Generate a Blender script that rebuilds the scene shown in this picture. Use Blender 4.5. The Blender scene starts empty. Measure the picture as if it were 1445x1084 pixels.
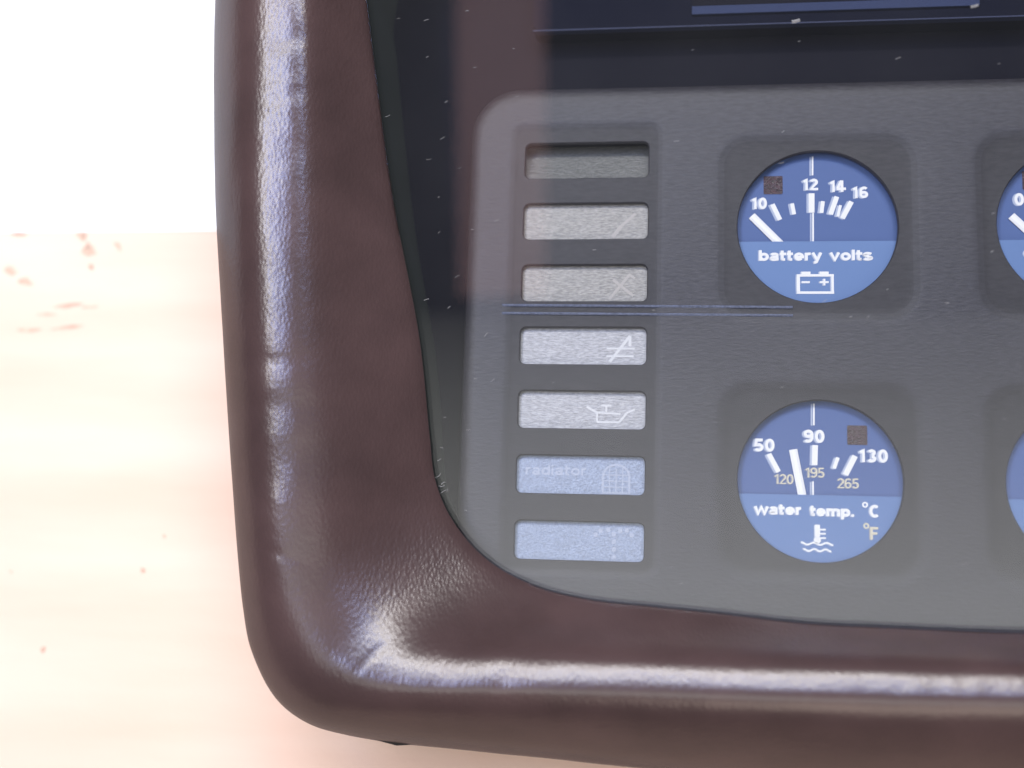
import bpy, bmesh, math, random
from mathutils import Vector, noise
random.seed(7)
MM = 0.001
scene = bpy.context.scene
col = scene.collection

# ------------------------------------------------------------------ camera
cam_d = bpy.data.cameras.new('camera')
cam = bpy.data.objects.new('camera', cam_d); col.objects.link(cam)
cam.location = (21.582*MM, -56.70*MM, 291.63*MM)
cam.rotation_euler = (math.radians(9.2264), math.radians(7.4138), math.radians(1.7467))
cam_d.sensor_width = 36.0
cam_d.lens = 41.10
cam_d.clip_start = 0.01; cam_d.clip_end = 20
cam_d.dof.use_dof = True
cam_d.dof.focus_distance = 0.293
cam_d.dof.aperture_fstop = 5.6
scene.camera = cam

# ------------------------------------------------------------------ light
world = bpy.data.worlds.new('World'); scene.world = world; world.use_nodes = True
bg = world.node_tree.nodes['Background']
bg.inputs['Color'].default_value = (0.72, 0.80, 1.0, 1); bg.inputs['Strength'].default_value = 0.16
def area(name, loc, target, sx, sy, radiance, color, gradient=None):
    l = bpy.data.lights.new(name, 'AREA'); l.shape = 'RECTANGLE'; l.size = sx*MM; l.size_y = sy*MM
    l.energy = radiance*math.pi*sx*sy*1e-6; l.color = color
    o = bpy.data.objects.new(name, l); col.objects.link(o)
    o.location = Vector(loc)*MM
    if target is not None: o.rotation_euler = (Vector(target)-Vector(loc)).to_track_quat('-Z', 'Y').to_euler()
    if gradient:                      # emission graded from one end to the other
        l.use_nodes = True; nt = l.node_tree; em = nt.nodes['Emission']
        ge = nt.nodes.new('ShaderNodeNewGeometry'); sp = nt.nodes.new('ShaderNodeSeparateXYZ'); mr = nt.nodes.new('ShaderNodeMapRange')
        mr.inputs['To Min'].default_value, mr.inputs['To Max'].default_value = gradient
        nt.links.new(ge.outputs['Parametric'], sp.inputs[0]); nt.links.new(sp.outputs['Y'], mr.inputs['Value'])
        nt.links.new(mr.outputs[0], em.inputs['Strength'])
    return o
area('window_light', (-60, 620, 1000), (0, 0, 0), 1000, 420, 6.0, (1.0, 0.95, 0.89))
area('streak_boost', (20, 585, 960), (0, 0, 0), 1000, 70, 66.0, (1.0, 0.96, 0.92))  # added narrow light to strengthen the white streak on the lower rim
area('left_rim_helper', (-500, 190, 950), None, 200, 480, 30.0, (1.0, 0.96, 0.90))  # added light, placed for the white streak on the left rim
area('blue_light', (-340, 170, 950), None, 80, 440, 50.0, (0.28, 0.42, 1.0))
area('blue_light', (150, 400, 1010), (0, 0, 0), 700, 50, 50.0, (0.35, 0.5, 1.0))
area('cover_reflection_helper', (120, -298, 900), None, 1000, 500, 1.0, (1.0, 0.99, 0.94), (5.2, 0.30))  # added overhead panel, graded to brighten the lower cover by reflection
area('brown_band_helper', (-145, 135, 900), None, 88, 330, 1.2, (1.0, 0.55, 0.5))  # added dim light standing in for a brown band reflected in the cover
area('front_fill', (260, -560, 430), (60, -40, 0), 480, 360, 4.2, (1.0, 0.84, 0.70))  # added fill from the near side for the board and lower rim
scene.view_settings.view_transform = 'Standard'
scene.view_settings.look = 'None'
scene.view_settings.exposure = -0.5
scene.view_settings.gamma = 1.0
scene.view_settings.use_curve_mapping = False
scene.render.engine = 'CYCLES'

# ------------------------------------------------------------------ materials
def mat(name, base, rough=0.5, spec=0.5, bump=None, var=None, coat=0.0):
    """bump: list of (scale_per_mm, strength, stretch, distance_mm); var: (scale_per_mm, amount)"""
    m = bpy.data.materials.new(name); m.use_nodes = True
    nt = m.node_tree; b = nt.nodes['Principled BSDF']
    b.inputs['Base Color'].default_value = (*base, 1)
    b.inputs['Roughness'].default_value = rough
    b.inputs['Specular IOR Level'].default_value = spec
    b.inputs['Coat Weight'].default_value = coat
    tc = nt.nodes.new('ShaderNodeTexCoord')
    def mapped(stretch, rot=0.0):
        mp = nt.nodes.new('ShaderNodeMapping')
        mp.inputs['Scale'].default_value = stretch
        mp.inputs['Rotation'].default_value = (0, 0, rot)
        nt.links.new(tc.outputs['Object'], mp.inputs['Vector'])
        return mp
    prev = None
    for (kind, sc, st, stretch, rot, dist) in (bump or []):
        mp = mapped(stretch, rot)
        if kind == 'noise':
            t = nt.nodes.new('ShaderNodeTexNoise'); t.inputs['Scale'].default_value = sc*1000
            t.inputs['Detail'].default_value = 3; out = t.outputs['Fac']
        else:
            t = nt.nodes.new('ShaderNodeTexVoronoi'); t.inputs['Scale'].default_value = sc*1000
            t.feature = 'F1'; out = t.outputs['Distance']
        nt.links.new(mp.outputs['Vector'], t.inputs['Vector'])
        bp = nt.nodes.new('ShaderNodeBump'); bp.inputs['Strength'].default_value = st
        bp.inputs['Distance'].default_value = dist*MM
        nt.links.new(out, bp.inputs['Height'])
        if prev: nt.links.new(prev.outputs['Normal'], bp.inputs['Normal'])
        prev = bp
    if prev: nt.links.new(prev.outputs['Normal'], b.inputs['Normal'])
    if var:
        sc, amt, stretch, rot = var
        mp = mapped(stretch, rot)
        t = nt.nodes.new('ShaderNodeTexNoise'); t.inputs['Scale'].default_value = sc*1000; t.inputs['Detail'].default_value = 4
        nt.links.new(mp.outputs['Vector'], t.inputs['Vector'])
        r = nt.nodes.new('ShaderNodeValToRGB')
        r.color_ramp.elements[0].position = 0.3; r.color_ramp.elements[1].position = 0.7
        r.color_ramp.elements[0].color = (*[c*(1-amt) for c in base], 1)
        r.color_ramp.elements[1].color = (*[min(1, c*(1+amt)) for c in base], 1)
        nt.links.new(t.outputs['Fac'], r.inputs['Fac']); nt.links.new(r.outputs['Color'], b.inputs['Base Color'])
    return m
U = (1, 1, 1)
M = {}
M['housing'] = mat('brown_grained_plastic', (0.054, 0.032, 0.030), 0.27, 0.72,
    bump=[('voronoi', 0.95, 0.26, (1.6, 0.8, 1), 0.5, 0.18), ('noise', 2.2, 0.30, U, 0, 0.10), ('noise', 0.045, 0.2, U, 0, 1.0)],
    var=(0.05, 0.18, U, 0))
def gloss_layer(m, rough, f0, edge):
    nt = m.node_tree; b = nt.nodes['Principled BSDF']; out = nt.nodes['Material Output']
    b.inputs['Specular IOR Level'].default_value = 0.0; b.inputs['Roughness'].default_value = 0.9
    gl = nt.nodes.new('ShaderNodeBsdfGlossy'); gl.inputs['Roughness'].default_value = rough
    nt.links.new(b.inputs['Normal'].links[0].from_socket, gl.inputs['Normal'])
    lw = nt.nodes.new('ShaderNodeLayerWeight'); pw = nt.nodes.new('ShaderNodeMath'); pw.operation = 'POWER'; pw.inputs[1].default_value = 5
    ma = nt.nodes.new('ShaderNodeMath'); ma.operation = 'MULTIPLY_ADD'; ma.inputs[1].default_value = edge; ma.inputs[2].default_value = f0
    nt.links.new(lw.outputs['Facing'], pw.inputs[0]); nt.links.new(pw.outputs[0], ma.inputs[0])
    mx = nt.nodes.new('ShaderNodeMixShader'); nt.links.new(ma.outputs[0], mx.inputs[0])
    nt.links.new(b.outputs[0], mx.inputs[1]); nt.links.new(gl.outputs[0], mx.inputs[2]); nt.links.new(mx.outputs[0], out.inputs['Surface'])
gloss_layer(M['housing'], 0.27, 0.060, 0.22)
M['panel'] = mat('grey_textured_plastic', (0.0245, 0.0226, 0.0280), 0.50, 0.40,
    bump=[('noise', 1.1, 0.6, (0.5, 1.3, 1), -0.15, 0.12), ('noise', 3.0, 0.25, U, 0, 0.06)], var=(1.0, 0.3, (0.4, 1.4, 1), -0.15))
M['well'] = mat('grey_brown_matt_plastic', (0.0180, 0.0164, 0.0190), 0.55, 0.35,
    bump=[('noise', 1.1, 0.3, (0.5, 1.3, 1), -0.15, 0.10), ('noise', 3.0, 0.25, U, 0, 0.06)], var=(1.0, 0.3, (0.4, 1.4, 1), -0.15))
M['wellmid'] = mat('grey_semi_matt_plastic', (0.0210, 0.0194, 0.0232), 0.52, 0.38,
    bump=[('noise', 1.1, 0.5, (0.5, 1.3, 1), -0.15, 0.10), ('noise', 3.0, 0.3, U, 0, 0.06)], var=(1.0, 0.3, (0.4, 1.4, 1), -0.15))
M['dark'] = mat('black_cavity_plastic', (0.005, 0.005, 0.010), 0.8, 0.1, bump=[('noise', 1.5, 0.2, U, 0, 0.1)])
M['wall'] = mat('dark_green_gasket', (0.046, 0.056, 0.052), 0.6, 0.3)
M['navy'] = mat('dark_navy_display', (0.003, 0.004, 0.012), 0.8, 0.08)
M['ledge'] = mat('blue_display_edge', (0.013, 0.023, 0.068), 0.6, 0.2, bump=[('noise', 3.0, 0.5, U, 0, 0.1)])
M['panel_line'] = mat('blue_grey_line', (0.075, 0.088, 0.14), 0.40, 0.5, bump=[('noise', 2.0, 0.7, U, 0, 0.15)], var=(1.5, 0.4, U, 0))
M['seam'] = mat('dull_blue_seam', (0.014, 0.020, 0.055), 0.6, 0.3)
M['dial'] = mat('blue_dial', (0.050, 0.090, 0.225), 0.55, 0.3, bump=[('noise', 2.5, 0.15, U, 0, 0.05)])
M['plate'] = mat('pale_blue_plate', (0.083, 0.150, 0.31), 0.5, 0.35, bump=[('noise', 2.5, 0.15, U, 0, 0.05)])
M['rimblue'] = mat('deep_blue_ring', (0.020, 0.040, 0.17), 0.5, 0.4)
M['white'] = mat('white_print', (0.62, 0.62, 0.62), 0.55, 0.3)
M['ghost'] = mat('white_print_shadow_image', (0.30, 0.34, 0.44), 0.55, 0.3)  # shadow image of the white print, put in as colour
M['cream'] = mat('cream_print', (0.50, 0.46, 0.35), 0.55, 0.3)
M['creamghost'] = mat('cream_print_shadow_image', (0.25, 0.25, 0.27), 0.55, 0.3)  # the same shadow image for the cream print
M['needle'] = mat('white_needle_plastic', (0.64, 0.64, 0.64), 0.45, 0.4)
M['square'] = mat('dark_red_lens', (0.030, 0.010, 0.016), 0.30, 0.5, bump=[('noise', 2.2, 1.0, (0.6, 1.4, 1), 0, 0.35)], var=(1.6, 0.9, (0.5, 1.5, 1), 0))
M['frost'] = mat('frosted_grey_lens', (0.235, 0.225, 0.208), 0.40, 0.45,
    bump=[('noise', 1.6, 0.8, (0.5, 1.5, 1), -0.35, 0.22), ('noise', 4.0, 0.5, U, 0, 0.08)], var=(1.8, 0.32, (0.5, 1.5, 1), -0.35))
M['frost_pale_glare'] = mat('frosted_lens_pale_glare', (0.30, 0.30, 0.315), 0.40, 0.45,  # grey lens again, paler with the cover's reflection put into its colour
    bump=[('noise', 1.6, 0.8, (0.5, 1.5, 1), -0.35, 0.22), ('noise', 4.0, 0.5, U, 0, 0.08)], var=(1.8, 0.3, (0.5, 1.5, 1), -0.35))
M['frost_blue_glare'] = mat('frosted_lens_blue_glare', (0.21, 0.25, 0.34), 0.40, 0.45,  # grey lens again, with a bluish reflection put into its colour
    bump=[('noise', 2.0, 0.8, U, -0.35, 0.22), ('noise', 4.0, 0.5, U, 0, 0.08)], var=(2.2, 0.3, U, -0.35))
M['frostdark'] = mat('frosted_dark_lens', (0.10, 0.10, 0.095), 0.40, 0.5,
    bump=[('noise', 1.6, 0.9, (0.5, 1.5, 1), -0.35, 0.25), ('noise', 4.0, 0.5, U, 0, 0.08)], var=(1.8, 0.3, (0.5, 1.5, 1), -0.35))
M['symbol'] = mat('pale_symbol_print', (0.33, 0.31, 0.29), 0.5, 0.3, bump=[('noise', 2.0, 0.5, U, 0, 0.15)])
M['faint'] = mat('faint_symbol_print', (0.31, 0.34, 0.42), 0.45, 0.4, bump=[('noise', 2.0, 0.6, U, 0, 0.15)])
M['clear'] = mat('bright_symbol_print', (0.49, 0.49, 0.50), 0.5, 0.3, bump=[('noise', 2.0, 0.4, U, 0, 0.12)])
M['dust'] = mat('pale_dust', (0.25, 0.245, 0.24), 0.8, 0.2)
M['paper'] = mat('white_paper', (0.85, 0.85, 0.84), 0.8, 0.2)
M['burr'] = mat('black_rubber', (0.02, 0.015, 0.012), 0.7, 0.3)

def glass_mat():
    m = bpy.data.materials.new('clear_cover_glass'); m.use_nodes = True
    nt = m.node_tree; nt.nodes.clear()
    out = nt.nodes.new('ShaderNodeOutputMaterial'); tr = nt.nodes.new('ShaderNodeBsdfTransparent')
    tr.inputs['Color'].default_value = (0.96, 0.965, 0.965, 1)
    gl = nt.nodes.new('ShaderNodeBsdfGlossy'); gl.inputs['Roughness'].default_value = 0.008
    lw = nt.nodes.new('ShaderNodeLayerWeight'); lw.inputs['Blend'].default_value = 0.5
    pw = nt.nodes.new('ShaderNodeMath'); pw.operation = 'POWER'; pw.inputs[1].default_value = 5
    fr = nt.nodes.new('ShaderNodeMath'); fr.operation = 'MULTIPLY_ADD'; fr.inputs[1].default_value = 0.96; fr.inputs[2].default_value = 0.04
    nt.links.new(lw.outputs['Facing'], pw.inputs[0]); nt.links.new(pw.outputs[0], fr.inputs[0])
    mx = nt.nodes.new('ShaderNodeMixShader'); nt.links.new(fr.outputs[0], mx.inputs[0])
    nt.links.new(tr.outputs[0], mx.inputs[1]); nt.links.new(gl.outputs[0], mx.inputs[2])
    # thin film of dust haze
    df = nt.nodes.new('ShaderNodeBsdfDiffuse'); df.inputs['Color'].default_value = (0.55, 0.54, 0.53, 1)
    tc = nt.nodes.new('ShaderNodeTexCoord'); n = nt.nodes.new('ShaderNodeTexNoise'); n.inputs['Scale'].default_value = 30
    n.inputs['Detail'].default_value = 5
    nt.links.new(tc.outputs['Object'], n.inputs['Vector'])
    ml = nt.nodes.new('ShaderNodeMath'); ml.operation = 'MULTIPLY'; ml.inputs[1].default_value = 0.010
    nt.links.new(n.outputs['Fac'], ml.inputs[0])
    m2 = nt.nodes.new('ShaderNodeMixShader'); nt.links.new(ml.outputs[0], m2.inputs[0])
    nt.links.new(mx.outputs[0], m2.inputs[1]); nt.links.new(df.outputs[0], m2.inputs[2])
    nt.links.new(m2.outputs[0], out.inputs[0])
    return m
M['glass'] = glass_mat()

def table_mat():
    m = bpy.data.materials.new('pale_worn_board'); m.use_nodes = True
    nt = m.node_tree; b = nt.nodes['Principled BSDF']; b.inputs['Roughness'].default_value = 0.75
    b.inputs['Specular IOR Level'].default_value = 0.2
    tc = nt.nodes.new('ShaderNodeTexCoord')
    n1 = nt.nodes.new('ShaderNodeTexNoise'); n1.inputs['Scale'].default_value = 25; n1.inputs['Detail'].default_value = 6
    mp = nt.nodes.new('ShaderNodeMapping'); mp.inputs['Scale'].default_value = (0.25, 1.6, 1)
    nt.links.new(tc.outputs['Object'], mp.inputs['Vector']); nt.links.new(mp.outputs[0], n1.inputs['Vector'])
    r = nt.nodes.new('ShaderNodeValToRGB')
    r.color_ramp.elements[0].position = 0.30; r.color_ramp.elements[0].color = (0.67, 0.47, 0.36, 1)
    r.color_ramp.elements[1].position = 0.65; r.color_ramp.elements[1].color = (0.72, 0.55, 0.44, 1)
    nt.links.new(n1.outputs['Fac'], r.inputs['Fac'])
    nt.links.new(r.outputs['Color'], b.inputs['Base Color'])
    n2 = nt.nodes.new('ShaderNodeTexNoise'); n2.inputs['Scale'].default_value = 700; n2.inputs['Detail'].default_value = 4
    bp = nt.nodes.new('ShaderNodeBump'); bp.inputs['Strength'].default_value = 0.25; bp.inputs['Distance'].default_value = 0.4*MM
    nt.links.new(tc.outputs['Object'], n2.inputs['Vector']); nt.links.new(n2.outputs['Fac'], bp.inputs['Height'])
    nt.links.new(bp.outputs[0], b.inputs['Normal'])
    return m
M['table'] = table_mat()
M['stain'] = mat('brown_stain', (0.52, 0.37, 0.28), 0.8, 0.1, var=(0.4, 0.3, U, 0))

# ------------------------------------------------------------------ mesh helpers (millimetres)
def link_mesh(name, bm, material, parent=None, loc=(0, 0, 0), smooth=None):
    me = bpy.data.meshes.new(name)
    bmesh.ops.scale(bm, vec=(MM, MM, MM), verts=bm.verts)
    bm.to_mesh(me); bm.free()
    for mm in (material if isinstance(material, (list, tuple)) else [material]): me.materials.append(mm)
    if smooth is not None:
        for p in me.polygons: p.use_smooth = True
        me.set_sharp_from_angle(angle=math.radians(smooth))
    o = bpy.data.objects.new(name, me); col.objects.link(o)
    o.location = Vector(loc)*MM
    if parent: o.parent = parent
    return o
def rrect(x0, y0, x1, y1, r, n=8):
    pts = []
    for (cx, cy, a0) in ((x1-r, y1-r, 0), (x0+r, y1-r, 90), (x0+r, y0+r, 180), (x1-r, y0+r, 270)):
        for k in range(n+1):
            a = math.radians(a0+90*k/n); pts.append((cx+r*math.cos(a), cy+r*math.sin(a)))
    return pts
def circle(cx, cy, r, n=64):
    return [(cx+r*math.cos(2*math.pi*k/n), cy+r*math.sin(2*math.pi*k/n)) for k in range(n)]
def ring(bm, pts, z): return [bm.verts.new((x, y, z)) for x, y in pts]
def edges_of(bm, vs): 
    es = []
    for a, b in zip(vs, vs[1:]+vs[:1]):
        e = bm.edges.get((a, b)) or bm.edges.new((a, b)); es.append(e)
    return es
def fill(bm, loops):
    es = []
    for l in loops: es += edges_of(bm, l)
    r = bmesh.ops.triangle_fill(bm, use_beauty=True, use_dissolve=False, edges=es, normal=(0, 0, 1))
    fs = [f for f in r['geom'] if isinstance(f, bmesh.types.BMFace)]
    for f in fs:
        f.normal_update()
        if f.normal.z < 0: f.normal_flip()
    return fs
def strip(bm, a, b):
    n = len(a); fs = []
    for i in range(n):
        fs.append(bm.faces.new((a[i], a[(i+1) % n], b[(i+1) % n], b[i])))
    return fs
def prism(bm, pts, z0, z1, mi=0):
    b = ring(bm, pts, z0); t = ring(bm, pts, z1)
    fs = [bm.faces.new(t), bm.faces.new(list(reversed(b)))]
    for i in range(len(pts)):
        j = (i+1) % len(pts); fs.append(bm.faces.new((b[i], b[j], t[j], t[i])))
    for f in fs: f.material_index = mi
    return fs
def stroke_pts(x0, y0, x1, y1, w):
    d = Vector((x1-x0, y1-y0)); d.normalize(); n = Vector((-d.y, d.x))*w/2
    return [(x0-n.x, y0-n.y), (x1-n.x, y1-n.y), (x1+n.x, y1+n.y), (x0+n.x, y0+n.y)]

# ================================================================== setting
TZ = -46.0
bm = bmesh.new(); g = 24
for i in range(g+1):
    for j in range(g+1):
        bm.verts.new((-700+1500*i/g, -600+1300*j/g, TZ))
bm.verts.ensure_lookup_table()
for i in range(g):
    for j in range(g):
        bm.faces.new((bm.verts[i*(g+1)+j], bm.verts[(i+1)*(g+1)+j], bm.verts[(i+1)*(g+1)+j+1], bm.verts[i*(g+1)+j+1]))
table = link_mesh('tabletop', bm, M['table']); table['kind'] = 'structure'

# white sheet lying on the upper part of the board
bm = bmesh.new()
prism(bm, [(-520, 45.3), (-118, 44.8), (420, 44.0), (420, 420), (-520, 420)], TZ+0.1, TZ+0.25)
o = link_mesh('paper_sheet', bm, M['paper'])
o['label'] = 'blank white sheet under the upper half of the brown housing'; o['category'] = 'paper'

# worn brown stains on the board near the sheet
def blob(name, cx, cy, sx, sy, rot, seed, z=TZ+0.08, th=0.05):
    bm = bmesh.new(); pts = []; n = 28
    for k in range(n):
        a = 2*math.pi*k/n
        r = 0.55+0.9*abs(noise.noise(Vector((math.cos(a)*1.4+seed*3.1, math.sin(a)*1.4, seed))))
        x, y = sx*r*math.cos(a), sy*r*math.sin(a)
        pts.append((cx+x*math.cos(rot)-y*math.sin(rot), cy+x*math.sin(rot)+y*math.cos(rot)))
    prism(bm, pts, z, z+th)
    return link_mesh(name, bm, M['stain'], table)
for i, (x, y, sx, sy, rt) in enumerate([(-163, 43.5, 2.2, 1.2, -0.9), (-160.5, 38.5, 2.0, 1.6, -0.6), (-159, 33.5, 1.0, 0.8, -.7),
        (-150.5, 40, 1.6, .6, -1.0), (-186, 32, 2.2, 1.2, -0.5), (-180.5, 28.5, 2.2, 1.0, -.3), (-184, 44, 2.4, .5, 0),
        (-165, 21, 4.5, .5, 0.1), (-158, 20.5, 2.2, .4, 0.1), (-178, 13, 3.2, .7, 0), (-164, 14.0, 4.6, .5, 0.12),
        (-172, 18, 3.0, .4, 0)]):
    blob('stain', x, y, sx*1.5, sy*1.5, rt, i+1)

for i, (x, y, q) in enumerate([(-133.8, -60.4, .9), (-163.4, -84.7, 1.2), (-128, -50, .6), (-176, -62, .5)]):
    blob('speck', x, y, q, q*.8, i, i+21, TZ+0.08, 0.3)
# ================================================================== instrument cluster
root = bpy.data.objects.new('instrument_cluster', None); col.objects.link(root)
root.location = (0, 0, TZ*MM)
root['label'] = 'brown plastic instrument cluster with blue gauges behind clear cover'; root['category'] = 'dashboard'
class P: pass
OFF = (0, 0, -TZ)           # children are built in panel coordinates (panel face at 0)
def part(name, bm, m, parent=None, smooth=None, loc=(0, 0, 0)):
    if parent is None or parent is root:
        return link_mesh(name, bm, m, root, (loc[0], loc[1], loc[2]-TZ), smooth)
    return link_mesh(name, bm, m, parent, loc, smooth)

CX = 140.0
# rim cross-section loops (left half, top centre round to bottom centre), millimetres; the rim and cover rise towards the top
loops = {
 'base': [(140.0, 176.0, -46.0), (40.0, 176.0, -46.0), (-58.4, 176.0, -46.0), (-89.9, 167.9, -46.0), (-98.0, 136.4, -46.0), (-97.0, 93.0, -46.0), (-93.5, 40.0, -46.0), (-88.5, -0.0, -46.0), (-83.0, -40.0, -46.0), (-78.5, -66.0, -46.0), (-75.8, -76.0, -46.0), (-70.0, -85.5, -46.0), (-63.5, -90.2, -46.0), (-54.0, -92.6, -46.0), (-7.7, -95.5, -46.0), (50.0, -97.5, -46.0), (100.0, -97.5, -46.0), (140.0, -97.5, -46.0)],
 'lower': [(140.0, 180.5, -18.0), (40.0, 180.5, -18.0), (-61.5, 180.5, -18.0), (-94.0, 172.0, -18.0), (-102.5, 139.5, -18.0), (-101.7, 92.9, -18.0), (-98.0, 39.9, -18.0), (-93.0, -0.2, -18.0), (-87.5, -40.2, -18.0), (-83.0, -68.3, -18.0), (-80.0, -79.0, -18.0), (-73.8, -89.4, -18.0), (-66.4, -94.8, -18.0), (-56.1, -97.5, -18.0), (-7.8, -100.3, -18.0), (50.0, -102.4, -18.0), (100.0, -102.3, -18.0), (140.0, -102.3, -18.0)],
 'outer': [(140.0, 177.0, 11.01), (39.7, 177.0, 11.01), (-61.0, 177.0, 11.01), (-93.0, 168.6, 10.85), (-101.8, 137.2, 10.24), (-101.2, 91.4, 9.33), (-97.8, 39.1, 8.28), (-93.0, -0.5, 7.49), (-87.9, -40.2, 6.7), (-83.7, -68.9, 6.13), (-80.7, -79.5, 6.0), (-74.4, -90.0, 6.0), (-66.8, -95.5, 6.0), (-56.2, -98.1, 6.0), (-7.8, -100.9, 6.0), (50.0, -103.0, 6.0), (100.0, -102.9, 6.0), (140.0, -102.9, 6.0)],
 'shoulder': [(140.0, 158.4, 36.29), (38.9, 158.4, 36.29), (-50.8, 158.4, 36.29), (-80.7, 151.2, 35.79), (-89.1, 122.9, 33.8), (-89.6, 81.0, 31.27), (-87.7, 36.1, 28.13), (-83.5, -7.5, 25.08), (-79.1, -46.4, 22.35), (-76.0, -67.0, 20.71), (-73.4, -76.2, 20.05), (-66.4, -86.2, 19.95), (-58.8, -90.5, 19.75), (-48.8, -92.3, 19.75), (-12.3, -92.0, 19.75), (60.3, -91.3, 19.75), (98.0, -90.7, 19.75), (140, -90.7, 19.75)],
 'crest': [(140.0, 148.5, 48.95), (38.5, 148.5, 48.95), (-40.8, 148.5, 48.95), (-69.9, 141.6, 48.26), (-78.5, 114.5, 45.55), (-78.5, 75.6, 41.16), (-77.3, 32.9, 36.89), (-74.4, -8.9, 32.71), (-71.2, -46.6, 28.94), (-68.4, -64.0, 27.4), (-65.2, -71.4, 26.76), (-58.6, -79.3, 26.5), (-51.2, -83.0, 26.6), (-41.3, -85.1, 26.6), (-11.7, -84.4, 26.6), (59.4, -83.3, 26.6), (96.3, -82.5, 26.6), (140, -82.5, 26.6)],
 'hl': [(140.0, 145.1, 48.41), (38.5, 145.1, 48.41), (-35.4, 145.1, 48.41), (-64.5, 138.2, 47.72), (-73.0, 111.0, 45.0), (-71.5, 75.1, 41.51), (-70.0, 32.7, 37.27), (-67.7, -8.9, 33.11), (-65.3, -46.4, 29.36), (-62.4, -60.1, 27.79), (-58.9, -66.9, 26.91), (-52.1, -74.1, 25.89), (-45.3, -77.8, 25.6), (-36.2, -79.8, 25.6), (-12.0, -79.6, 25.6), (59.6, -78.8, 25.6), (96.8, -78.1, 25.6), (140, -78.1, 25.6)],
 'fold': [(140.0, 140.3, 47.08), (38.4, 140.3, 47.08), (-30.0, 140.3, 47.08), (-59.0, 133.5, 46.33), (-67.5, 106.5, 43.37), (-64.6, 75.0, 41.3), (-63.2, 32.8, 36.66), (-61.1, -8.7, 32.1), (-58.1, -46.2, 27.97), (-55.4, -56.1, 26.07), (-51.7, -62.2, 24.71), (-45.1, -68.7, 23.19), (-38.3, -72.4, 22.89), (-29.0, -74.8, 23.32), (-12.3, -75.1, 23.8), (60.0, -74.4, 23.87), (97.4, -73.8, 23.93), (140, -73.8, 23.93)],
 'slope': [(140.0, 134.16, 40.16), (38.3, 134.16, 40.16), (-23.86, 134.16, 40.16), (-52.76, 127.42, 39.31), (-61.21, 100.68, 35.98), (-58.83, 78.33, 33.97), (-54.57, 34.05, 28.41), (-49.61, -5.11, 23.55), (-46.66, -35.49, 19.81), (-44.58, -45.54, 18.15), (-40.42, -53.62, 16.77), (-32.72, -61.42, 15.39), (-23.9, -66.11, 14.85), (-12.31, -68.77, 14.86), (4.5, -69.59, 15.01), (60.0, -70.76, 14.94), (99.79, -70.58, 14.96), (140.0, -70.58, 14.96)],
 'lip': [(140.0, 128.5, 33.23), (38.2, 128.5, 33.23), (-18.2, 128.5, 33.23), (-47.0, 121.8, 32.29), (-55.4, 95.3, 28.59), (-53.5, 81.4, 26.64), (-46.6, 35.2, 20.17), (-39.0, -1.8, 14.99), (-36.1, -25.6, 11.65), (-34.6, -35.8, 10.23), (-30.0, -45.7, 8.84), (-21.3, -54.7, 7.58), (-10.6, -60.3, 6.8), (3.1, -63.2, 6.39), (20.0, -64.5, 6.21), (60.0, -67.4, 6.0), (102.0, -67.6, 6.0), (140.0, -67.6, 6.0)],
 'under': [(140.0, 128.9, 32.49), (38.2, 128.9, 32.49), (-18.8, 128.9, 32.49), (-47.5, 122.3, 31.56), (-55.9, 95.8, 27.85), (-54.3, 81.5, 25.85), (-47.4, 35.2, 19.37), (-39.8, -2.0, 14.16), (-36.9, -25.9, 10.81), (-35.4, -36.3, 9.36), (-30.8, -46.2, 7.97), (-21.8, -55.4, 6.68), (-10.9, -61.0, 5.9), (2.9, -63.9, 5.5), (20.0, -65.2, 5.31), (60.0, -68.1, 5.2), (102.0, -68.3, 5.2), (140.0, -68.3, 5.2)],
}
def spline(pts, n):
    # centripetal-like: chord-corrected Catmull-Rom through pts
    out = []
    P_ = [Vector(p) for p in pts]
    for i in range(len(P_)-1):
        p1, p2 = P_[i], P_[i+1]
        p0 = P_[i-1] if i > 0 else p1+(p1-p2); p3 = P_[i+2] if i+2 < len(P_) else p2+(p2-p1)
        d0 = max((p1-p0).length, 1e-6)**.5; d1 = max((p2-p1).length, 1e-6)**.5; d2 = max((p3-p2).length, 1e-6)**.5
        m1 = (p1-p0)/d0-(p2-p0)/(d0+d1)+(p2-p1)/d1; m1 *= d1
        m2 = (p2-p1)/d1-(p3-p1)/(d1+d2)+(p3-p2)/d2; m2 *= d1
        for k in range(n):
            t = k/n; t2, t3 = t*t, t**3
            out.append(p1*(2*t3-3*t2+1)+m1*(t3-2*t2+t)+p2*(-2*t3+3*t2)+m2*(t3-t2))
    out.append(P_[-1])
    return out
def full_loop(key, n=28):
    h = spline(loops[key], n)
    left = [(v.x, v.y, v.z) for v in h]
    right = [(2*CX-x, y, z) for x, y, z in left[1:-1]][::-1]
    return left+right
order = ['base', 'lower', 'outer', 'shoulder', 'crest', 'hl', 'fold', 'slope', 'lip', 'under']
LP = [full_loop(k) for k in order]
N = len(LP[0])
SUB = {0: 2, 1: 3, 2: 7, 3: 7, 4: 7, 5: 7, 6: 7, 7: 6, 8: 2}
bm = bmesh.new(); grid = []
cols = []
for i in range(N):
    ctrl = [Vector(LP[j][i]) for j in range(len(LP))]
    line = []
    for j in range(len(ctrl)-1):
        seg = spline(ctrl[max(0, j-1):j+3], SUB[j])
        off = SUB[j]*(1 if j > 0 else 0)
        line += seg[off:off+SUB[j]]
    line.append(ctrl[-1])
    k0, k1 = SUB[0]+SUB[1]-1, len(line)-5          # ease the rolled bead into one smooth curve
    for _ in range(14):
        line = [v if not (k0 < k < k1) else v*0.5+(line[k-1]+line[k+1])*0.25 for k, v in enumerate(line)]
    cols.append(line)
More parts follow.
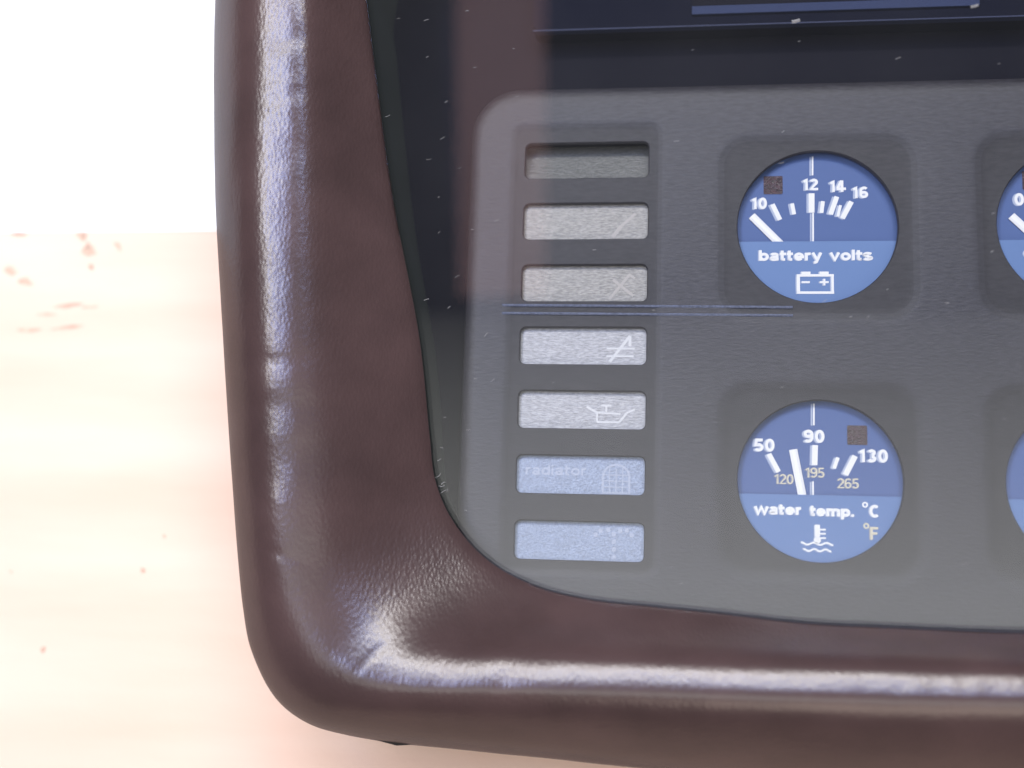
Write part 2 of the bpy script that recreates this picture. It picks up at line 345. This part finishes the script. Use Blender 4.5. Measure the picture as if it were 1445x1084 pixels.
rng = random.Random(5)
DENTS = [(-67-rng.uniform(0, 9), rng.uniform(-62, 90), rng.uniform(-.5, .5), rng.uniform(3, 7), rng.uniform(.8, 2.2), rng.uniform(.05, .16)) for _ in range(34)]
DENTS += [(rng.uniform(-30, 105), -79-rng.uniform(-3, 4), 1.57+rng.uniform(-.5, .5), rng.uniform(3, 6), rng.uniform(.8, 2.2), rng.uniform(.04, .11)) for _ in range(26)]
def dent(v, c, ax, la, lb, depth):
    dx, dy = v.x-c[0], v.y-c[1]
    u = dx*math.cos(ax)+dy*math.sin(ax); w = -dx*math.sin(ax)+dy*math.cos(ax)
    return -depth*math.exp(-(u/la)**2-(w/lb)**2)
for line in cols:
    for v in line:
        if v.z > 9:
            dz = 0.0
            dz += dent(v, (-44.5, -77), math.radians(48), 4.5, 1.3, 0.20)     # crease across the corner
            dz += dent(v, (-40, -70), math.radians(25), 7, 3, 0.0)
            dz += dent(v, (-69.5, -21), math.radians(0), 12, 3.5, 0.35)       # dip in the left rim
            dz += dent(v, (-69, -33), math.radians(15), 12, 6, 0.3)
            dz += dent(v, (-82, 30), math.radians(80), 14, 2.5, 0.25)
            for (ex, ey, ea, el, ew, ed) in DENTS:
                if abs(v.x-ex) < 14 and abs(v.y-ey) < 14: dz += dent(v, (ex, ey), ea, el, ew, ed)
            dz += 0.22*noise.noise(Vector((v.x*.045, v.y*.045, 3)))+0.07*noise.noise(Vector((v.x*.14, v.y*.14, 9)))
            v.z += dz
        elif v.z > -30:
            s = 0.25*noise.noise(Vector((v.x*.05, v.y*.05, 5)))
            v.x += s; v.y += s
VV = [[bm.verts.new(v) for v in line] for line in cols]
for i in range(N):
    a, b = VV[i], VV[(i+1) % N]
    for k in range(len(a)-1):
        bm.faces.new((a[k], b[k], b[k+1], a[k+1]))
bmesh.ops.recalc_face_normals(bm, faces=bm.faces)
housing = part('housing', bm, M['housing'], smooth=60)
housing['label'] = 'brown grained plastic rim of the cluster'

# dark inner wall between lip and cavity, and cavity floor
lip3 = full_loop('under'); lip = [p[:2] for p in lip3]
def cover_z(y): return 4.9+0.14*(y+66)      # the clear cover leans, higher towards the top
def toward(pts, d):
    c = Vector((CX, 40)); out = []
    n = len(pts)
    for i in range(n):
        a = Vector(pts[i-1]); b = Vector(pts[(i+1) % n]); t = (b-a).normalized()
        nrm = Vector((-t.y, t.x)); out.append((pts[i][0]+nrm.x*d, pts[i][1]+nrm.y*d))
    return out
bm = bmesh.new()
r0 = [bm.verts.new((x, y, cover_z(y)-2.6)) for x, y in toward(lip, -0.6)]; r1 = [bm.verts.new((x, y, cover_z(y)-7)) for x, y in toward(lip, -0.45)]; r2 = ring(bm, toward(lip, -0.3), -12)
for f in strip(bm, r0, r1)+strip(bm, r1, r2): pass
bmesh.ops.recalc_face_normals(bm, faces=bm.faces)
part('inner_wall', bm, M['wall'], smooth=50)
bm = bmesh.new(); fill(bm, [ring(bm, toward(lip, -2), -12)])
part('back_plate', bm, M['dark'])

# clear cover
bm = bmesh.new()
gl = toward(lip, -2.5)
for dz in (0.0, -2.2):
    fill(bm, [[bm.verts.new((x, y, cover_z(y)+dz)) for x, y in gl]])
part('cover_glass', bm, M['glass'])

# ---------------------------------------------------------------- instrument panel
GX = [58.5, 121.6]; GY = [31.0, -33.15]; GR = 20.0
IW, IH, IP = 32.6, 10.0, 16.43
bm = bmesh.new()
outl = rrect(-31.0, -82, 2*CX+31, 69.8, 13, 14)
def inset(p, d):  # rounded-rectangle inset handled by caller
    return p
o0 = ring(bm, outl, -12); 
rings = [o0]
for (ins, z) in ((0.0, -2.6), (0.25, -1.7), (0.9, -0.85), (2.0, -0.3), (3.4, -0.06), (5.0, 0.0)):
    rings.append(ring(bm, rrect(-31.0+ins, -82+ins, 2*CX+31-ins, 69.8-ins, 13-ins, 14), z))
for a, b in zip(rings, rings[1:]): strip(bm, a, b)
main_holes = []
def well(x0, y0, x1, y1, r, depth, slope):
    prev = ring(bm, rrect(x0, y0, x1, y1, r, 10), 0.0); main_holes.append(prev)
    for k in range(1, 7):
        t = k/6; s = t*t*(3-2*t)
        cur = ring(bm, rrect(x0+slope*t, y0+slope*t, x1-slope*t, y1-slope*t, max(0.8, r-slope*t), 10), -depth*s)
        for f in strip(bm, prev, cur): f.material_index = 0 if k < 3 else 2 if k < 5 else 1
        prev = cur
    return prev
WALL = []
for gx in GX:
    for gy in GY:
        inner = well(gx-26.2, gy-25.6, gx+26.2, gy+25.6, 9.5, 0.35, 4.6)
        h0 = ring(bm, circle(gx, gy, GR), -0.35)
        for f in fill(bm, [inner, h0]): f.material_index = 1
        h1 = ring(bm, circle(gx, gy, GR-0.25), -0.7); strip(bm, h0, h1)
        h2 = ring(bm, circle(gx, gy, GR-0.2), -1.85); strip(bm, h1, h2)
inner = well(-20.8, -58.6, 20.6, 60.3, 4.4, 0.3, 3.0)
ih = []
for k in range(7):
    yc = -(k-3)*IP
    a = ring(bm, rrect(-IW/2, yc-IH/2, IW/2, yc+IH/2, 1.7, 5), -0.3); ih.append(a)
    b = ring(bm, rrect(-IW/2+.2, yc-IH/2+.2, IW/2-.2, yc+IH/2-.2, 1.5, 5), -0.55)
    c = ring(bm, rrect(-IW/2+.25, yc-IH/2+.25, IW/2-.25, yc+IH/2-.25, 1.45, 5), -1.6)
    strip(bm, a, b); strip(bm, b, c)
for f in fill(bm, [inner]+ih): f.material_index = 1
fill(bm, [rings[-1]]+main_holes)
bmesh.ops.recalc_face_normals(bm, faces=bm.faces)
panel = part('instrument_panel', bm, [M['panel'], M['well'], M['wellmid']], smooth=28)
panel['label'] = 'dark grey textured face plate'

# two fine raised blue-grey lines crossing the panel between the upper and lower instruments
for yy in (10.5, 8.4):
    bm = bmesh.new()
    prof = [(-0.42, -0.5), (-0.30, 0.02), (0.0, 0.14), (0.30, 0.02), (0.42, -0.5)]
    A = [bm.verts.new((-21.0, yy+u, w_)) for u, w_ in prof]; B = [bm.verts.new((52.3, yy+u-0.5, w_)) for u, w_ in prof]
    for k in range(4): bm.faces.new((A[k], A[k+1], B[k+1], B[k]))
    bm.faces.new(A); bm.faces.new(B)
    bmesh.ops.recalc_face_normals(bm, faces=bm.faces)
    link_mesh('raised_line', bm, M['panel_line'], panel)
# ---------------------------------------------------------------- lettering helper: letters drawn as pen strokes
def arc(cx, cy, rx, ry, a0, a1, n=14):
    return [(cx+rx*math.cos(math.radians(a0+(a1-a0)*k/n)), cy+ry*math.sin(math.radians(a0+(a1-a0)*k/n))) for k in range(n+1)]
def glyph(ch, w):
    h = w/2; X = 0.74; t = 1-h; b = h; xt = X-h; xm = X/2
    W6 = .64; m = W6/2; r = m-h
    if ch == '0': return W6, [arc(m, .5, r, .5-h, 90, 450, 26)]
    if ch == '1': return .44, [[(.04+h*.3, .74), (.40-h, t), (.40-h, 0)]]
    if ch == '2': return .62, [arc(.31, .70, .31-h, .30-h, 165, -35, 12)+[(h, b), (.62, b)]]
    if ch == '3': return .62, [arc(.30, .735, .27-h, .265-h, 160, -90, 12), arc(.30, .27, .30-h, .27-h, 90, -160, 12)]
    if ch == '4': return .68, [[(.5-h*1.4, 1-h*.2), (h*.5, .30)], [(0, .27), (.68, .27)], [(.5-h, 0), (.5-h, 1)]]
    if ch == '5': return .62, [[(.56, t), (.14, t), (.10, .50)]+arc(.30, .32, .32-h, .32-h, 125, -155, 14)]
    if ch == '6': return .64, [arc(.32, .31, .32-h, .31-h, 90, 450, 20), [(h, .34)]+arc(.34, .62, .34-h, .38-h, 180, 40, 12)]
    if ch == '9': return .64, [arc(.32, .69, .32-h, .31-h, 90, 450, 20), [(.64-h, .66)]+arc(.30, .38, .34-h, .38-h, 0, -140, 12)]
    if ch == 'C': return .76, [arc(.40, .5, .40-h, .5-h, 48, 312, 20)]
    if ch == 'F': return .60, [[(h, 0), (h, 1)], [(h, t), (.60, t)], [(h, .50), (.53, .50)]]
    o = X*.5; q = .34
    if ch == 'o': return 2*q, [arc(q, o, q-h, o-h, 90, 450, 22)]
    if ch == 'l': return w+.02, [[(h, 0), (h, 1)]]
    if ch == 't': return .42, [[(.16, .95), (.16, .2)]+arc(.16+.16, .16+h*.2, .16, .16-h*.8, 180, 280, 6), [(0, xt), (.40, xt)]]
    if ch == 'd': return .68, [[(.68-h, 0), (.68-h, 1)], arc(.33, o, .33-h, o-h, 90, 450, 20)]
    if ch == 'i': return w+.02, [[(h, 0), (h, X)], [(h, .84), (h, 1)]]
    if ch == 'b': return .68, [[(h, 0), (h, 1)], arc(.35, o, .33-h, o-h, 90, 450, 20)]
    if ch == 'p': return .68, [[(h, -.26), (h, X)], arc(.35, o, .33-h, o-h, 90, 450, 20)]
    if ch == 'a': return .62, [arc(.29, .22, .29-h, .22-h*.9, 90, 450, 16), [(h, .54)]+arc(.30, .54, .29-h, .20-h, 160, 10, 8)+[(.60-h, 0)]]
    if ch == 'e': return .66, [arc(.33, o, .33-h, o-h, 0, 318, 20), [(h, o-h*.4), (.66, o-h*.4)]]
    if ch == 'r': return .42, [[(h, 0), (h, X)], arc(.34, X-.26, .25, .26-h, 165, 80, 7)]
    if ch == 'v': return .66, [[(h*.6, X), (.33, .04), (.66-h*.6, X)]]
    if ch == 'w': return .98, [[(h*.6, X), (.27, .04), (.49, X-.06), (.71, .04), (.98-h*.6, X)]]
    if ch == 'y': return .66, [[(h*.6, X), (.34, .06)], [(.66-h*.6, X), (.30, -.14), (.14, -.22)]]
    if ch == 's': return .60, [arc(.30, X-.20, .28-h*.6, .22-h, 15, 262, 12)+arc(.30, .20, .30-h*.6, .22-h, 82, -165, 12)]
    if ch == 'm': return 1.0, [[(h, 0), (h, X)], arc(.30, X-.24, .30-h, .24-h, 170, 0, 10)+[(.60-h, 0)], arc(.70, X-.24, .30-h, .24-h, 170, 0, 10)+[(1.0-h, 0)]]
    if ch == '.': return w+.04, [[(h, 0), (h, w)]]
    return .42, []
def ribbon(bm, pts, w, z, mi, closed=False):
    n = len(pts)
    closed = n > 8 and (Vector(pts[0])-Vector(pts[-1])).length < 1e-4*max(1, w*1000)
    P_ = [Vector(p) for p in (pts[:-1] if closed else pts)]; n = len(P_); rows = []
    for i, p in enumerate(P_):
        a = P_[i-1] if (i > 0 or closed) else None; b = P_[(i+1) % n] if (i < n-1 or closed) else None
        d1 = (p-a).normalized() if a is not None else None; d2 = (b-p).normalized() if b is not None else None
        d = (d1+d2).normalized() if d1 is not None and d2 is not None else (d1 if d1 is not None else d2)
        nn = Vector((-d.y, d.x)); k = 1.0
        if d1 is not None and d2 is not None: k = min(1.6, 1/max(.4, nn.dot(Vector((-d1.y, d1.x)))))
        rows.append((bm.verts.new((p.x+nn.x*w/2*k, p.y+nn.y*w/2*k, z)), bm.verts.new((p.x-nn.x*w/2*k, p.y-nn.y*w/2*k, z))))
    for i in range(n if closed else n-1):
        a, b = rows[i], rows[(i+1) % n]
        f = bm.faces.new((a[1], b[1], b[0], a[0])); f.material_index = mi
        f.normal_update()
        if f.normal.z < 0: f.normal_flip()
def word(bm, body, cap, weight, width, gap, z, mi, dx=0, dy=0):
    x = 0.0; items = []
    for ch in body:
        gw, st = glyph(ch, weight)
        for s in st: items.append([((px+x), py) for px, py in s])
        x += gw+gap
    tot = x-gap
    for q, s in enumerate(items):
        # several thin layers keep crossing strokes from lying in one plane
        ribbon(bm, [((px-tot/2)*cap*width+dx, (py-.5)*cap+dy) for px, py in s], weight*cap*(1+width)/2, z+0.005*(q % 5), mi)
def numeral(parent, body, x, y, cap, z, mats, weight=.21, width=1.1, ghost=(-0.5, -0.12), name='numeral', gap=.09):
    bm = bmesh.new()
    word(bm, body, cap, weight, width, gap, 0.10, 0)
    word(bm, body, cap, weight, width, gap, 0.05, 1, *ghost)  # offset double image painted beneath the print
    return link_mesh(name, bm, mats, parent, (x, y, z))
def strokes(parent, name, segs, z, mats, ghost=(-0.55, -0.1), raise_=0.10):
    bm = bmesh.new()
    for s in segs:
        pts = stroke_pts(*s) if len(s) == 5 else s
        prism(bm, pts, 0.06, raise_, 0)
        if ghost: 
            v = ring(bm, [(x+ghost[0], y+ghost[1]) for x, y in pts], 0.04); f = bm.faces.new(v); f.material_index = 1
            f.normal_update()
            if f.normal.z < 0: f.normal_flip()
    return link_mesh(name, bm, mats, parent, (0, 0, z))
WG = [M['white'], M['ghost']]; CG = [M['cream'], M['creamghost']]
DZ, PZ = -3.2, -2.3        # dial face and lower plate heights below the panel face
SPLIT = -3.4
def gauge(gx, gy, label):
    # ring body
    bm = bmesh.new()
    a = ring(bm, circle(0, 0, GR-0.1), -1.9); b = ring(bm, circle(0, 0, GR+0.05), -2.2); c = ring(bm, circle(0, 0, GR+0.2), DZ-0.6)
    a2 = ring(bm, circle(0, 0, GR+1.0), -1.9)
    strip(bm, a2, a); strip(bm, a, b); strip(bm, b, c)
    bmesh.ops.recalc_face_normals(bm, faces=bm.faces)
    g_ = part('gauge', bm, M['rimblue'], root, 40, (gx, gy, 0))
    g_['label'] = label
    bm = bmesh.new(); prism(bm, circle(0, 0, GR+0.15), DZ-0.5, DZ)
    link_mesh('dial_face', bm, M['dial'], g_)
    # lower plate: circular segment in front of the pivot
    R = GR+0.02; a0 = math.asin(SPLIT/R)
    pts = [(R*math.cos(math.pi-a0+(2*a0+math.pi)*k/40), R*math.sin(math.pi-a0+(2*a0+math.pi)*k/40)) for k in range(41)]
    bm = bmesh.new(); prism(bm, pts, PZ-0.2, PZ)
    link_mesh('lower_plate', bm, M['plate'], g_)
    return g_
def pointer(g_, x0, y0, x1, y1, w):
    d = Vector((x1-x0, y1-y0)); d.normalize(); x1 += d.x*1.6; y1 += d.y*1.6     # runs on under the lower plate
    n = Vector((-d.y, d.x)); bm = bmesh.new()
    prof = [(-w/2, 0), (-w/2, .2), (-w/5, .45), (w/5, .45), (w/2, .2), (w/2, 0)]
    A = [bm.verts.new((x0+n.x*u, y0+n.y*u, h)) for u, h in prof]; B = [bm.verts.new((x1+n.x*u, y1+n.y*u, h)) for u, h in prof]
    for i in range(6):
        j = (i+1) % 6; bm.faces.new((A[i], A[j], B[j], B[i]))
    bm.faces.new(A); bm.faces.new(B)
    bmesh.ops.recalc_face_normals(bm, faces=bm.faces)
    return link_mesh('pointer', bm, M['needle'], g_, (0, 0, DZ+0.15))
def square(g_, x, y, s):
    bm = bmesh.new(); prism(bm, rrect(x-s/2, y-s/2, x+s/2, y+s/2, 0.25, 3), 0.02, 0.12)
    link_mesh('warning_light', bm, M['square'], g_, (0, 0, DZ))
def tick(g_, x0, y0, x1, y1, w, name='tick_mark', z=None):
    return strokes(g_, name, [(x0, y0, x1, y1, w)], DZ if z is None else z, WG)
# --- battery gauge
g1 = gauge(GX[0], GY[0], 'upper blue gauge lettered battery volts')
for s in [(-10.8, 6.7, -8.89, 2.55, 1.15), (-5.88, 6.89, -5.35, 3.97, .95), (-.96, 9.51, -1.01, 4.41, 1.45), (1.84, 7.38, 1.44, 4.29, .95),
          (5.31, 8.56, 3.71, 3.88, 1.2), (6.19, 6.27, 5.47, 3.28, .7), (8.92, 7.2, 6.6, 2.79, 1.25)]: tick(g1, *s)
tick(g1, -.63, 19.3, -.69, 14.3, .42, 'centre_line'); tick(g1, -.65, 4.3, -.72, -4.5, .42, 'centre_line')
for b, x, y in (('10', -14.1, 6.98), ('12', -1.25, 11.85), ('14', 5.55, 11.3), ('16', 11.1, 9.6)): numeral(g1, b, x, y, 3.05, DZ, WG)
pointer(g1, -16.0, 3.6, -9.83, -2.9, 2.0)
square(g1, -10.6, 11.8, 4.8)
numeral(g1, 'battery volts', -.3, -7.05, 2.75, PZ, WG, .21, 1.36, (-.3, -.08), 'lettering', .05)
bw = .62
strokes(g1, 'battery_symbol', [(-4.9, -12.3, 4.2, -12.3, bw), (-4.9, -16.75, 4.2, -16.75, bw), (-4.55, -12.62, -4.55, -16.43, .8), (3.85, -12.62, 3.85, -16.43, bw),
    (-3.8, -11.65, -1.55, -11.65, .66), (.68, -11.65, 2.92, -11.65, .66), (-3.7, -14.05, -1.7, -14.05, .5), (.75, -14.05, 2.9, -14.05, .5), (1.84, -13.2, 1.84, -13.78, .5), (1.84, -14.32, 1.84, -14.9, .5)], PZ, WG, (-.3, -.05))
# --- water temperature gauge
g2 = gauge(GX[0], GY[1], 'lower blue gauge lettered water temp.')
for s in [(-11.94, 6.59, -9.58, 2.16, 1.2), (-.72, 8.98, -.91, 4.02, 1.35), (4.71, 6.01, 3.74, 3.24, .9), (8.84, 6.47, 6.44, 1.75, 1.35)]: tick(g2, *s)
tick(g2, -.93, 19.3, -1.0, 13.9, .42, 'centre_line'); tick(g2, -1.33, 0, -1.36, -4.5, .42, 'centre_line')
for b, x, y in (('50', -13.0, 8.78), ('90', -.95, 11.17), ('130', 13.2, 6.55)): numeral(g2, b, x, y, 3.2, DZ, WG, .21, 1.15)
for b, x, y in (('120', -8.3, .44), ('195', -.85, 2.18), ('265', 7.1, -.31)): numeral(g2, b, x, y, 2.45, DZ, CG, .13, 1.0, (-.3, -.08))
pointer(g2, -6.08, 7.77, -4.04, -3.19, 2.0)
square(g2, 9.4, 11.6, 4.8)
numeral(g2, 'water', -9.9, -7.05, 2.6, PZ, WG, .24, 1.36, (-.3, -.08), 'lettering', .03)
numeral(g2, 'temp.', 3.1, -7.2, 2.6, PZ, WG, .24, 1.30, (-.3, -.08), 'lettering', .03)
numeral(g2, 'C', 13.1, -7.0, 3.1, PZ, WG, .22, 1.05, (-.3, -.08), 'lettering')
numeral(g2, 'F', 12.9, -12.35, 3.1, PZ, CG, .19, 1.0, (-.3, -.08), 'lettering')
def degree(g_, x, y, mats):
    bm = bmesh.new()
    o_ = ring(bm, circle(x, y, .72, 20), .08); i_ = ring(bm, circle(x, y, .32, 20), .08); strip(bm, o_, i_)
    for f in bm.faces:
        f.normal_update()
        if f.normal.z < 0: f.normal_flip()
    link_mesh('degree_mark', bm, mats, g_, (0, 0, PZ))
degree(g2, 10.85, -5.5, M['white']); degree(g2, 11.05, -10.6, M['cream'])
wave = []
for (x0, x1, y) in ((-4.4, 3.2, -15.2), (-3.9, 2.75, -16.75)):
    n = 16
    for k in range(n):
        xa, xb = x0+(x1-x0)*k/n, x0+(x1-x0)*(k+1)/n
        f_ = lambda x: y+.28*math.cos((x-x0)/(x1-x0)*5*math.pi)
        wave.append([(xa, f_(xa)-.24), (xb, f_(xb)-.24), (xb, f_(xb)+.24), (xa, f_(xa)+.24)])
strokes(g2, 'thermometer_symbol', [(-.5, -10.6, -.5, -13.5, 1.25), (.15, -11.75, 1.5, -11.75, .42), (.15, -12.75, 1.5, -12.75, .42), (.15, -13.8, 1.5, -13.8, .42),
    circle(-.5, -14.3, .85, 18)]+wave, PZ, WG, (-.25, -.05))
# --- gauges cut by the frame's right edge: only what the photograph shows of them is lettered
g3 = gauge(GX[1], GY[0], 'upper right blue gauge cut by the picture edge')
numeral(g3, '0', -13.5, 7.3, 3.2, DZ, WG, .21, 1.15)
pointer(g3, -15.6, 3.0, -9.8, -3.0, 2.0); square(g3, -10.2, 12.2, 4.8)
numeral(g3, 'o', -12.1, -6.5, 2.75, PZ, WG, .20, 1.2, (-.3, -.08), 'lettering')
for s in [(-10.8, 6.7, -8.89, 2.55, 1.15), (-.96, 9.51, -1.01, 4.41, 1.45), (8.92, 7.2, 6.6, 2.79, 1.25)]: tick(g3, *s)
g4 = gauge(GX[1], GY[1], 'lower right blue gauge cut by the picture edge')
for s in [(-11.94, 6.59, -9.58, 2.16, 1.2), (-.72, 8.98, -.91, 4.02, 1.35), (8.84, 6.47, 6.44, 1.75, 1.35)]: tick(g4, *s)
pointer(g4, -6.08, 7.77, -4.04, -3.19, 2.0)
# ---------------------------------------------------------------- indicator windows
INDZ = -2.0
def indicator(k, material, label, top=INDZ, bot=INDZ):
    yc = -(k-3)*IP
    bm = bmesh.new()
    pts = rrect(-IW/2-.6, -IH/2-.6, IW/2+.6, IH/2+.6, 1.9, 6)
    vs = [bm.verts.new((x, y, bot+(top-bot)*(y+IH/2)/IH)) for x, y in pts]
    lo = [bm.verts.new((x, y, bot+(top-bot)*(y+IH/2)/IH-0.8)) for x, y in pts]
    bm.faces.new(vs); bm.faces.new(lo[::-1]); strip(bm, lo, vs)
    bmesh.ops.recalc_face_normals(bm, faces=bm.faces)
    o = part('indicator_window', bm, material, root, None, (0, yc, 0)); o['label'] = label
    return o
def sym(parent, segs, m=None, name='symbol'):
    bm = bmesh.new()
    for q, s in enumerate(segs):
        prism(bm, stroke_pts(*s) if len(s) == 5 else s, 0.0, 0.05+0.004*q)
    return link_mesh(name, bm, m or M['symbol'], parent, (0, 0, INDZ+0.01))
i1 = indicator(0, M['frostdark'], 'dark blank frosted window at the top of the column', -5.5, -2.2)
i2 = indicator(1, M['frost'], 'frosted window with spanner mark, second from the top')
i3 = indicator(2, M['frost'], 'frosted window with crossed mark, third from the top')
i4 = indicator(3, M['frost_pale_glare'], 'frosted window with level and arrow mark, middle of the column')
i5 = indicator(4, M['frost_pale_glare'], 'frosted window with oil can mark')
i6 = indicator(5, M['frost_blue_glare'], 'frosted window with arched grid mark')
i7 = indicator(6, M['frost_blue_glare'], 'frosted window with dashed hook mark, lowest of the column')
sym(i2, [(12.9, 2.4, 9.0, -1.2, .75), (9.2, -1.0, 7.0, -3.9, 1.0)])
sym(i3, [(11.7, 2.7, 6.4, -4.0, .75), (7.3, 1.2, 12.6, -3.1, .75), (11.6, 2.5, 12.9, 1.5, .6)])
sym(i4, [(11.9, 2.9, 6.8, -3.9, .7), (11.9, 2.9, 11.9, .2, .7), (6.0, -.4, 13.1, -.4, .5), (6.0, -2.4, 12.9, -2.4, .5)], M['clear'])
sym(i5, [(1.2, 1.0, 4.0, -.6, .6), (3.9, -.5, 3.9, -2.9, .5), (3.9, -2.9, 9.5, -2.9, .55), (9.5, -2.9, 11.4, -.5, .55), (11.3, -.5, 13.4, .4, .5), (4.0, -.5, 9.8, -.8, .5), (6.2, -.3, 6.2, 1.3, .5), (4.9, 1.3, 7.5, 1.3, .5)], M['clear'])
arch = [(8.95+3.3*math.cos(math.pi*k/8), -.2+3.0*math.sin(math.pi*k/8)) for k in range(9)]
sym(i6, [(*arch[k], *arch[k+1], .55) for k in range(8)]+[(5.65, -.2, 5.65, -4.6, .55), (12.25, -.2, 12.25, -4.6, .55), (5.6, -4.3, 12.3, -4.3, .5)]
    + [(x, 1.9, x, -4.2, .3) for x in (7.3, 8.95, 10.6)]+[(5.8, y, 12.1, y, .3) for y in (.2, -1.3, -2.8)], M['faint'])
hook = [(4.1, 1.7), (5.3, 2.7), (7.2, 3.0), (8.6, 1.9), (8.62, .1), (8.64, -1.8), (8.66, -3.7), (10.2, 2.8), (11.8, 3.0), (13.0, 1.8)]
sym(i7, [rrect(x-.5, y-.55, x+.5, y+.55, .3, 2) for x, y in hook], M['faint'])
def faint_strokes(parent, body, x, y, cap):
    bm = bmesh.new(); word(bm, body, cap, .17, 1.25, .10, 0.03, 0)
    return link_mesh('lettering', bm, M['faint'], parent, (x, y, INDZ+0.01))
faint_strokes(i6, 'radiator', -6.2, 1.2, 2.6)
# strip of black rubber seal showing under the lower edge of the rim
bm = bmesh.new()
prism(bm, [(-56.5, -97.0), (-53.5, -98.6), (-48, -99.4), (-43.5, -100.3), (-39, -99.8), (-37, -98.6)], -4.0, 0.5)
part('rubber_seal', bm, M['burr'])
# ---------------------------------------------------------------- upper display
bm = bmesh.new(); prism(bm, rrect(-15.6, 87.6, 2*CX+16, 140, 2, 4), -11.9, -4.0)
disp = part('display_surround', bm, M['navy'])
bm = bmesh.new(); prism(bm, [(-15.6, 87.2), (2*CX+16, 87.2), (2*CX+16, 87.55), (-15.6, 87.55)], -6.0, -3.7)
link_mesh('edge_strip', bm, M['seam'], disp)
bm = bmesh.new(); prism(bm, [(27, 90.4), (100.3, 90.4), (100.3, 92.7), (27, 92.7)], -3.9, -3.2)
link_mesh('display_edge', bm, M['ledge'], disp)
bm = bmesh.new(); prism(bm, [(27, 92.9), (100.3, 92.9), (100.3, 125), (27, 125)], -3.9, -3.4)
link_mesh('display_screen', bm, M['dark'], disp)

# ================================================================== dust on the cover
def inside_cover(x, y):
    n = len(lip); c = False
    for i in range(n):
        (x1, y1), (x2, y2) = lip[i], lip[(i+1) % n]
        if (y1 > y) != (y2 > y) and x < (x2-x1)*(y-y1)/(y2-y1)+x1: c = not c
    return c
bm = bmesh.new()
def fibre(x, y, z, ln, w, ang, bend):
    n = 4; prev = None
    for k in range(n+1):
        t = k/n-.5; a = ang+bend*t
        px, py = x+ln*t*math.cos(ang)-bend*ln*(t*t-.1)*math.sin(ang), y+ln*t*math.sin(ang)+bend*ln*(t*t-.1)*math.cos(ang)
        nx, ny = -math.sin(a)*w/2, math.cos(a)*w/2
        row = [bm.verts.new((px+nx, py+ny, z)), bm.verts.new((px, py, z+w*.6)), bm.verts.new((px-nx, py-ny, z))]
        if prev:
            bm.faces.new((prev[0], row[0], row[1], prev[1])); bm.faces.new((prev[1], row[1], row[2], prev[2]))
        prev = row
cnt = 0
while cnt < 62:
    x = random.choice([random.uniform(-58, 110), random.uniform(-58, -15)]); y = random.uniform(-66, 96)
    if not inside_cover(x, y): continue
    fibre(x, y, cover_z(y)+.03, random.choice([.5, .7, .9, 1.3]), random.uniform(.07, .14), math.radians(random.gauss(20, 14)), random.uniform(-.5, .5)); cnt += 1
for k in range(9):
    fy = random.gauss(-36, 5)
    fibre(random.gauss(-33.5, 2.2), fy, cover_z(fy)+.03, random.uniform(.6, 1.8), .12, math.radians(random.uniform(-30, 60)), random.uniform(-1, 1))
for (fx, fy, fl, fw) in ((50.9, 74.0, 1.9, .8), (91.6, 76.2, 1.8, .6)):
    fibre(fx, fy, cover_z(fy)+.03, fl, fw, math.radians(12), .2)
o = link_mesh('dust', bm, M['dust']); o['kind'] = 'stuff'
o['label'] = 'pale dust and lint scattered on the clear cover'; o['category'] = 'dust'
